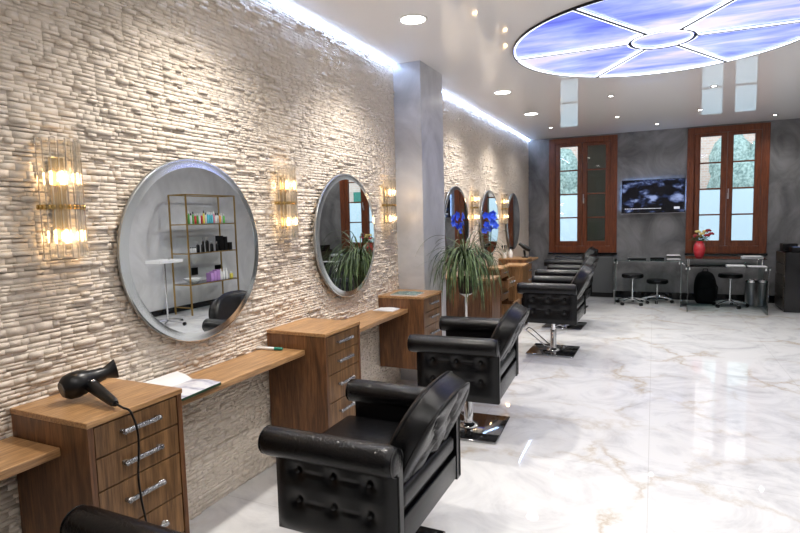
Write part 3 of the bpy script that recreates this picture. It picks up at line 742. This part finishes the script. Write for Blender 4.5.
# ------------------------------------------------------------ television
t=thing('television','wall television showing a dark blue performance scene between the windows','television',(2.222,YB,1.86))
MB().box(-.49,-.055,-.27,.49,-.0005,.27).build('housing',M['black'],t,bevel=.006)
q=MB()
for a in ((-.515,-.3,-.505,.3),(.505,-.3,.515,.3),(-.505,.29,.505,.3),(-.505,-.3,.505,-.287)): q.box(a[0],-.068,a[1],a[2],-.05,a[3])
q.box(-.505,-.058,-.29,.505,-.052,.29); q.build('bezel',M['black'],t); tag(MB().box(-.515,-.07,-.308,.515,-.05,-.3005).build('lower_trim',M['steel'],t),'thin silver lower trim')
m=mat('tv_picture',(.004,.004,.006),.12); v=coords(m,(1,1,1.7),(.3,0,.1)); n=N(m,'ShaderNodeTexNoise',Scale=4.6,Detail=3,Roughness=.5,Distortion=.25); lk(m,v,n.inputs['Vector'])
c=ramp(m,n.outputs['Fac'],[(.5,(.001,.001,.003)),(.57,(.03,.05,.14)),(.68,(.4,.5,.85))]); lk(m,c,P(m).inputs['Emission Color']); P(m).inputs['Emission Strength'].default_value=.6
MB().box(-.503,-.062,-.286,.503,-.058,.289).build('screen',m,t)
q=MB(); rt_=random.Random(2); x=-.46
while x<.13:
    w_=rt_.uniform(.008,.03); q.box(x,-.0635,-.224,x+w_,-.0622,-.212); x+=w_+.006
tm=mat('caption_light',(.5,.5,.5),.5,emit=(.7,.75,.9),es=.45)
q.build('caption_line',tm,t)
MB().box(.345,-.0635,-.235,.435,-.0622,-.195).build('channel_mark',tm,t)
q=MB()
q.box(-.47,-.02,.27,.47,-.008,.276); q.box(-.496,-.02,-.25,-.49,-.008,.25); q.box(.49,-.02,-.25,.496,-.008,.25)
tag(q.build('backlight_strip',M['led_tv'],t),'blue LED backlight')
# ------------------------------------------------------------ radiator
t=thing('radiator','flat grey radiator panel under the left window','radiator',(1.25,YB-.06,.1))
MB().box(-.33,-.06,0,.33,.0,.67).build('panel',M['radiator'],t,bevel=.008)
q=MB()
for s in (-.2,.2): q.box(s-.015,0,.1,s+.015,.059,.5)
q.build('bracket',M['steel'],t)
q=MB(); q.cyl((.345,-.02,.04),(.345,-.02,-.1),.01); q.cyl((.33,-.02,.04),(.36,-.02,.04),.012); q.build('pipe',M['steel'],t)
t=thing('radiator_valve','small chrome knob on back wall beside the left window','valve',(1.69,YB-.001,.70))
q=MB(); q.tube([(0,0,0),(0,-.03,0),(0,-.05,0)],[.01,.018,.016],12); q.build('knob',M['chrome'],t); MB().lathe([(.02,-.004),(.02,0)],16,ax='y').build('rosette',M['chrome'],t)
# ------------------------------------------------------------ glass desks
def glass_desk(x0,x1,y0,y1,z,label,tier=None):
    t=thing('glass_desk',label,'desk',((x0+x1)/2,(y0+y1)/2,0)); w=(x1-x0)/2; d=(y1-y0)/2
    MB().box(-w,-d,z-.012,w,d,z).build('tabletop',M['deskglass'],t,bevel=.002)
    for s in (-1,1):
        MB().box(s*(w-.03)-.006,-d+.02,0,s*(w-.03)+.006,d-.02,z-.0125).build('leg_panel',M['deskglass'],t)
        for k in (-1,1):
            q=MB(); q.lathe([(.012,z-.06),(.014,z-.055),(.014,z-.014),(.02,z-.0125)],12,(s*(w-.055),k*(d-.08),0)); q.tube([(s*(w-.02),k*(d-.08),z-.04),(s*(w+.0),k*(d-.08),z-.04)],.014,10); q.build('chrome_fitting',M['chrome'],t)
    if tier:
        MB().box(-w,tier[0]-(y0+y1)/2,tier[1]-.01,w,d,tier[1]).build('raised_shelf',M['deskglass'],t,bevel=.002)
        for s in (-1,1): 
            for yy in (tier[0]-(y0+y1)/2+.04,d-.04): MB().cyl((s*(w-.06),yy,z),(s*(w-.06),yy,tier[1]-.01),.012,12).build('post',M['chrome'],t)
    return t
glass_desk(1.63,2.70,10.05,10.72,.765,'left glass desk below the television, holding black trays and papers')
glass_desk(2.715,3.84,9.6,10.5,.72,'right glass desk with the red vase, in front of right window',tier=(9.95,.815))
# items on left desk
o=MB().box(1.84,10.30,.766,2.14,10.44,.785).build('keyboard',M['black'],bevel=.003); tag(o,'black keyboard lying on the left glass desk','keyboard')
o=MB().box(2.2,10.32,.766,2.42,10.46,.80).build('black_box',M['black'],bevel=.004); tag(o,'low black box on the left glass desk beside the papers','box')
t=thing('paper_tray','black tray of white papers at right end of left desk','tray',(2.56,10.35,.766))
q=MB(); q.box(-.11,-.15,0,.11,.15,.006); q.box(-.11,-.15,.006,-.104,.15,.07); q.box(.104,-.15,.006,.11,.15,.07); q.box(-.104,.144,.006,.104,.15,.07); q.build('tray',M['black'],t)
MB().box(-.1,-.17,.0065,.1,.13,.03).build('papers',M['paper'],t); MB().box(-.1,-.14,.0705,.1,.14,.078).build('paper_sheet',M['paper'],t)
o=MB(); o.box(3.52,10.02,.816,3.80,10.24,.842); o.box(3.55,10.0,.8425,3.79,10.22,.852); tag(o.build('paper_stack',M['paper'],bevel=.002),'white paper stack on the raised shelf of right glass desk','papers')
o=MB(); o.box(3.28,9.66,.721,3.52,9.88,.735); tag(o.build('open_booklet',M['paper'],bevel=.002),'white booklet on lower top of right glass desk','booklet')
o=MB(); o.box(3.56,9.66,.721,3.80,9.86,.726); tag(o.build('paper_sheets',M['paper'],bevel=.001),'loose white sheets at right edge of right glass desk','papers')
# red vase with roses
t=thing('rose_vase','red vase of red and cream roses on the right glass desk','vase',(2.93,10.15,.816)); t.scale=(1,1,.86)
MB().lathe([(.045,0),(.062,.02),(.085,.12),(.088,.18),(.07,.27),(.05,.30),(.056,.32),(.048,.32),(.044,.3),(.06,.26),(.07,.12),(.0001,.02)],32,cap=False).build('vase',M['red_vase'],t)
q=MB(); rr_=random.Random(4)
heads=[(-.06,-.05,.42,0),(.03,-.04,.46,1),(.10,-.03,.43,0),(.0,.03,.41,1),(.16,-.02,.46,0),(-.03,.0,.5,1),(.08,.05,.5,1),(.12,0,.52,0)]
for x,y,z,k in heads: q.tube([(0,0,.25),(x*.5,y*.5,.36),(x,y,z-.02)],.004,6)
for k in range(40):
    a=rr_.random()*2*PI; ribbon(q,(.03*math.cos(a),.03*math.sin(a),.31+rr_.random()*.1),(math.cos(a),math.sin(a),.7),rr_.uniform(.09,.17),.015,1.8,5)
q.build('greenery',M['leaf_dark'],t,recalc=False)
for x,y,z,k in heads:
    q=MB(); q.ball((x,y,z),.026,.026,.024,8)
    for j in range(9):
        a=j*2.4; r=.016+.0022*j; q.ball((x+r*math.cos(a),y+r*math.sin(a),z+.006-.002*j),.018,.018,.02,6)
    q.build('rose',M['rose_cream'] if k else M['rose_red'],t)
# ------------------------------------------------------------ stools
def stool(x,y,z,label,rz=.3):
    t=thing('rolling_stool',label,'stool',(x,y,0),rz,'black rolling stools at the glass desks')
    MB().lathe([(.0001,z-.075),(.15,z-.075),(.175,z-.06),(.178,z-.025),(.165,z-.004),(.12,z),(.0001,z-.004)],36,cap=False).build('seat',M['leather'],t)
    MB().lathe([(.035,.07),(.035,.12),(.014,.125),(.014,z-.1),(.05,z-.08),(.05,z-.07)],20).build('post',M['chrome'],t)
    for k in range(5):
        a=2*PI*k/5; d=Vector((math.cos(a),math.sin(a),0))
        q=MB(); q.tube([d*.03+Vector((0,0,.1)),d*.15+Vector((0,0,.085)),d*.25+Vector((0,0,.062))],[.018,.014,.01],10); q.build('leg',M['chrome'],t)
        q=MB(); s=Vector((-d.y,d.x,0)); c=d*.25+Vector((0,0,.027))
        for e in (-.012,.012): q.tube([c+s*(e-.008),c+s*(e+.008)],.027,14)
        q.build('caster',M['black'],t)
stool(1.93,10.2,.53,'black rolling stool under the left glass desk')
stool(2.32,10.55,.40,'low black stool behind the left desk, next to the back wall',.9)
stool(3.40,10.33,.55,'black rolling stool under the right glass desk',.1)
# backpack
t=thing('backpack','black backpack on the floor under the red vase','bag',(3.06,10.62,0))
q=MB(); rb=random.Random(3)
def bp(u,v):
    a=2*PI*v; z=.55*u; w=(1-abs(2*u-.85)**3*.35)*(1 if u<.97 else .55)
    if u==0: w*=.9
    return (.17*w*abs(math.cos(a))**.75*(1 if math.cos(a)>0 else -1),.13*w*abs(math.sin(a))**.75*(1 if math.sin(a)>0 else -1)+.01*math.sin(9*z+3*a),z)
q.grid(bp,16,33); q.add([bp(1,k/32) for k in range(32)],[tuple(range(32))],0,True); q.build('body',M['black_matte'],t)
q=MB(); q.box(-.12,-.16,.05,.12,-.11,.28); q.build('front_pocket',M['black_matte'],t,bevel=.025,seg=4)
q=MB(); q.tube([(-.04,0,.54),(-.03,0,.59),(.03,0,.59),(.04,0,.54)],.008,8); q.build('grab_handle',M['black_matte'],t)
q=MB(); q.tube([(.1,-.12,.45),(.17,-.16,.3),(.16,-.14,.1)],.012,8); q.build('strap',M['black_matte'],t)
# bin
t=thing('waste_bin','small brushed metal bin on the floor under the right desk','bin',(3.74,10.62,0))
MB().lathe([(.09,0),(.093,.01),(.1,.4),(.104,.405),(.098,.405),(.088,.012),(.0001,.012)],32,cap=False).build('bin_body',M['steel'],t)
MB().lathe([(.095,.38),(.105,.385),(.105,.42),(.1,.42),(.095,.41)],32,cap=False).build('rim',M['chrome'],t)
# black reception cabinet
t=thing('black_cabinet','black lacquered cabinet at the right edge of the picture','cabinet',(4.065,9.98,0))
MB().box(.012,0,0,.55,.66,.92).build('carcass',M['black_gloss'],t,bevel=.004)
bw=mat('dark_brown_drawer',(.045,.032,.02),.35)
for k in range(5):
    MB().box(-.004,.02,.04+k*.175,.0115,.64,.2+k*.175).build('drawer',bw,t,bevel=.003)
t=thing('tissue_box','black box with blue and white top on the black cabinet','box',(4.27,10.15,.921))
MB().box(-.11,-.1,0,.11,.1,.07).build('box',M['black'],t,bevel=.004)
bl=mat('pale_blue_print',(.25,.35,.7),.4)
MB().box(-.08,-.08,.0705,.08,.06,.074).build('printed_card',bl,t)
o=MB().box(4.1,10.35,.921,4.3,10.58,1.03).build('black_printer',M['black'],bevel=.01); tag(o,'small black machine at the back of the black cabinet','machine')
o=MB(); o.box(4.33,10.3,.921,4.55,10.55,.99); o.box(4.335,10.31,.9905,4.55,10.54,1.0); tag(o.build('towel_stack',M['paper'],bevel=.01),'folded white towels on the black cabinet','towels')

# ------------------------------------------------------------ gold display shelf (seen in the first mirror)
EX0,EX1,EY0,EY1=5.03,5.42,6.92,8.10
t=thing('display_shelf','gold metal shelf of hair products reflected in the first mirror','shelf unit',((EX0+EX1)/2,(EY0+EY1)/2,0))
w,d=(EX1-EX0)/2,(EY1-EY0)/2; g=.011
for sx in (-1,1):
    for sy in (-1,1): MB().box(sx*w-g,sy*d-g,0,sx*w+g,sy*d+g,2.08).build('post',M['gold'],t)
SZ=[.53,1.07,1.57]
for z in SZ+[2.08]:
    q=MB()
    for s in (-1,1): q.box(-w+g,s*d-.009,z-.018,w-g,s*d+.009,z); q.box(s*w-.009,-d+g,z-.018,s*w+.009,d-g,z)
    q.build('shelf_frame',M['gold'],t)
for z in SZ: MB().box(-w+.01,-d+.01,z-.006,w-.01,d-.01,z+.001).build('glass_shelf',M['shelfglass'],t)
q=MB(); q.box(-w+g,-d-.009,.12,w-g,-d+.009,.138); q.box(-w+g,d-.009,.12,w-g,d+.009,.138); q.build('foot_rail',M['gold'],t)
cols={'green':(.12,.42,.08),'red':(.6,.04,.05),'cyan':(.1,.5,.6),'orange':(.75,.3,.06),'white':(.75,.75,.73),'yellow':(.7,.6,.1),'pink':(.75,.3,.4)}
CM={k:mat(k+'_plastic',v,.35) for k,v in cols.items()}
def bottle(x,y,z,r,h,body,capm,label,grp,cat='bottle',name='product_bottle'):
    t=thing(name,label,cat,(x,y,z),0,grp)
    MB().lathe([(r*.95,0),(r,.004),(r,h*.68),(r*.45,h*.78),(r*.42,h*.8)],16).build('body',body,t)
    MB().lathe([(r*.5,h*.8),(r*.5,h*.99),(r*.3,h)],12).build('cap',capm,t)
seq=['white','green','red','green','white','green','yellow','red','cyan','white','cyan','cyan','white','pink','orange','white','green','white']
rb=random.Random(8)
for i,k in enumerate(seq):
    bottle(5.1+.1*(i%2),7.08+i*.05,1.572,.018,.2+rb.uniform(-.03,.03),CM[k],CM['white'] if i%3 else M['black'],'colourful hair product bottle on the upper gold shelf, in the mirrored row','coloured bottles on the upper gold shelf')
for i in range(9):
    bottle(5.1+.08*(i%2),7.22+i*.055,1.072,.022,.17+(.08 if i in (2,4,5) else 0),M['black'],M['steel'],'black product bottle on the middle gold shelf','black bottles on the middle gold shelf')
for i in range(4):
    bottle(5.09,6.98+i*.05,1.072,.018,.1,CM['white'],M['black'],'small white bottle at left end of the middle gold shelf','small white bottles on the middle gold shelf')
for j,(y,h) in enumerate(((7.76,.27),(7.86,.25),(7.98,.14))):
    o=MB().box(5.06,y-.042,1.072,5.18,y+.042,1.072+h).build('product_box',M['black'],bevel=.003); tag(o,['taller black product box on the middle gold shelf','second black product box on the middle gold shelf','short black product box at end of middle gold shelf'][j],'box')
lil=mat('lilac_card',(.45,.25,.55),.5)
for j in range(3):
    o=MB().box(5.08,7.46+j*.08,.532,5.2,7.53+j*.08,.68+.02*j).build('lilac_box',lil,bevel=.003); tag(o,'lilac product box on the lowest gold shelf','box','lilac boxes on the lowest gold shelf')
for j in range(3): bottle(5.1,7.73+j*.07,.532,.024,.2,CM['white'],CM['white'],'white bottle on the lowest gold shelf beside the lilac boxes','white bottles on the lowest gold shelf')
bottle(5.1,8.0,.532,.035,.12,CM['yellow'],CM['white'],'squat yellow jar on the lowest gold shelf',None,'jar','product_jar')
t=thing('white_bowl','white oval bowl on the lowest gold shelf','bowl',(5.18,7.12,.532)); MB().lathe([(.05,0),(.12,.05),(.15,.09),(.145,.09),(.11,.05),(.0001,.008)],28,cap=False).build('bowl',M['white'],t)
for j,y in enumerate((7.5,8.1)):
    o=MB().box(XR-.012,y,.62,XR-.0005,y+.16,.76).build('wall_socket',M['black'],bevel=.003); tag(o,['black wall socket behind the gold shelf, left','black wall socket behind the gold shelf, right'][j],'socket')
# white trolley tray on wheels in the reflection
t=thing('tray_trolley','white tray on chrome stand with wheels, reflected in first mirror','trolley',(4.72,6.12,0))
MB().lathe([(.03,.07),(.03,.1),(.014,.11),(.014,.985)],16).build('post',M['chrome'],t)
q=MB(); q.box(-.16,-.22,.985,.16,.22,1.005); q.box(-.16,-.22,1.005,-.15,.22,1.03); q.box(.15,-.22,1.005,.16,.22,1.03); q.box(-.15,-.22,1.005,.15,-.21,1.03); q.box(-.15,.21,1.005,.15,.22,1.03); q.build('tray',M['white'],t)
for k in range(5):
    a=2*PI*k/5+.3; dd=Vector((math.cos(a),math.sin(a),0))
    q=MB(); q.tube([dd*.03+Vector((0,0,.085)),dd*.27+Vector((0,0,.06))],[.02,.014],8); q.build('leg',M['steel'],t)
    q=MB(); s=Vector((-dd.y,dd.x,0)); c=dd*.27+Vector((0,0,.028)); q.tube([c-s*.015,c+s*.015],.028,12); q.build('caster',M['black'],t)

# ------------------------------------------------------------ world, camera
wd=bpy.data.worlds.new('World'); bpy.context.scene.world=wd; wd.use_nodes=True
bg=wd.node_tree.nodes['Background']; bg.inputs['Color'].default_value=(.72,.86,1,1); bg.inputs['Strength'].default_value=2.7
cam=bpy.data.cameras.new('Camera'); co=bpy.data.objects.new('Camera',cam); C.objects.link(co)
yaw,pitch,roll=.4358,-.0901,-.025
cy,sy,cp,sp=math.cos(yaw),math.sin(yaw),math.cos(pitch),math.sin(pitch)
fw=Vector((-sy*cp,cy*cp,sp)); rt=Vector((cy,sy,0)); up=rt.cross(fw)
c_,s_=math.cos(roll),math.sin(roll); rt2=rt*c_+up*s_; up2=up*c_-rt*s_
mw=Matrix.Identity(4)
for i in range(3): mw[i][0]=rt2[i]; mw[i][1]=up2[i]; mw[i][2]=-fw[i]
mw[0][3],mw[1][3],mw[2][3]=2.2544,0,1.6
co.matrix_world=mw; cam.sensor_width=36; cam.lens=546.89/800*36; cam.clip_start=.05
bpy.context.scene.camera=co
sc=bpy.context.scene
vs=sc.view_settings; vs.view_transform='Standard'; vs.look='None'; vs.gamma=1; vs.exposure=0.38; vs.use_curve_mapping=False
sc.cycles.use_denoising=True; sc.cycles.max_bounces=12; sc.cycles.diffuse_bounces=8; sc.cycles.glossy_bounces=5; sc.cycles.transparent_max_bounces=24
sc.cycles.sample_clamp_indirect=8; sc.cycles.caustics_reflective=False; sc.cycles.caustics_refractive=False
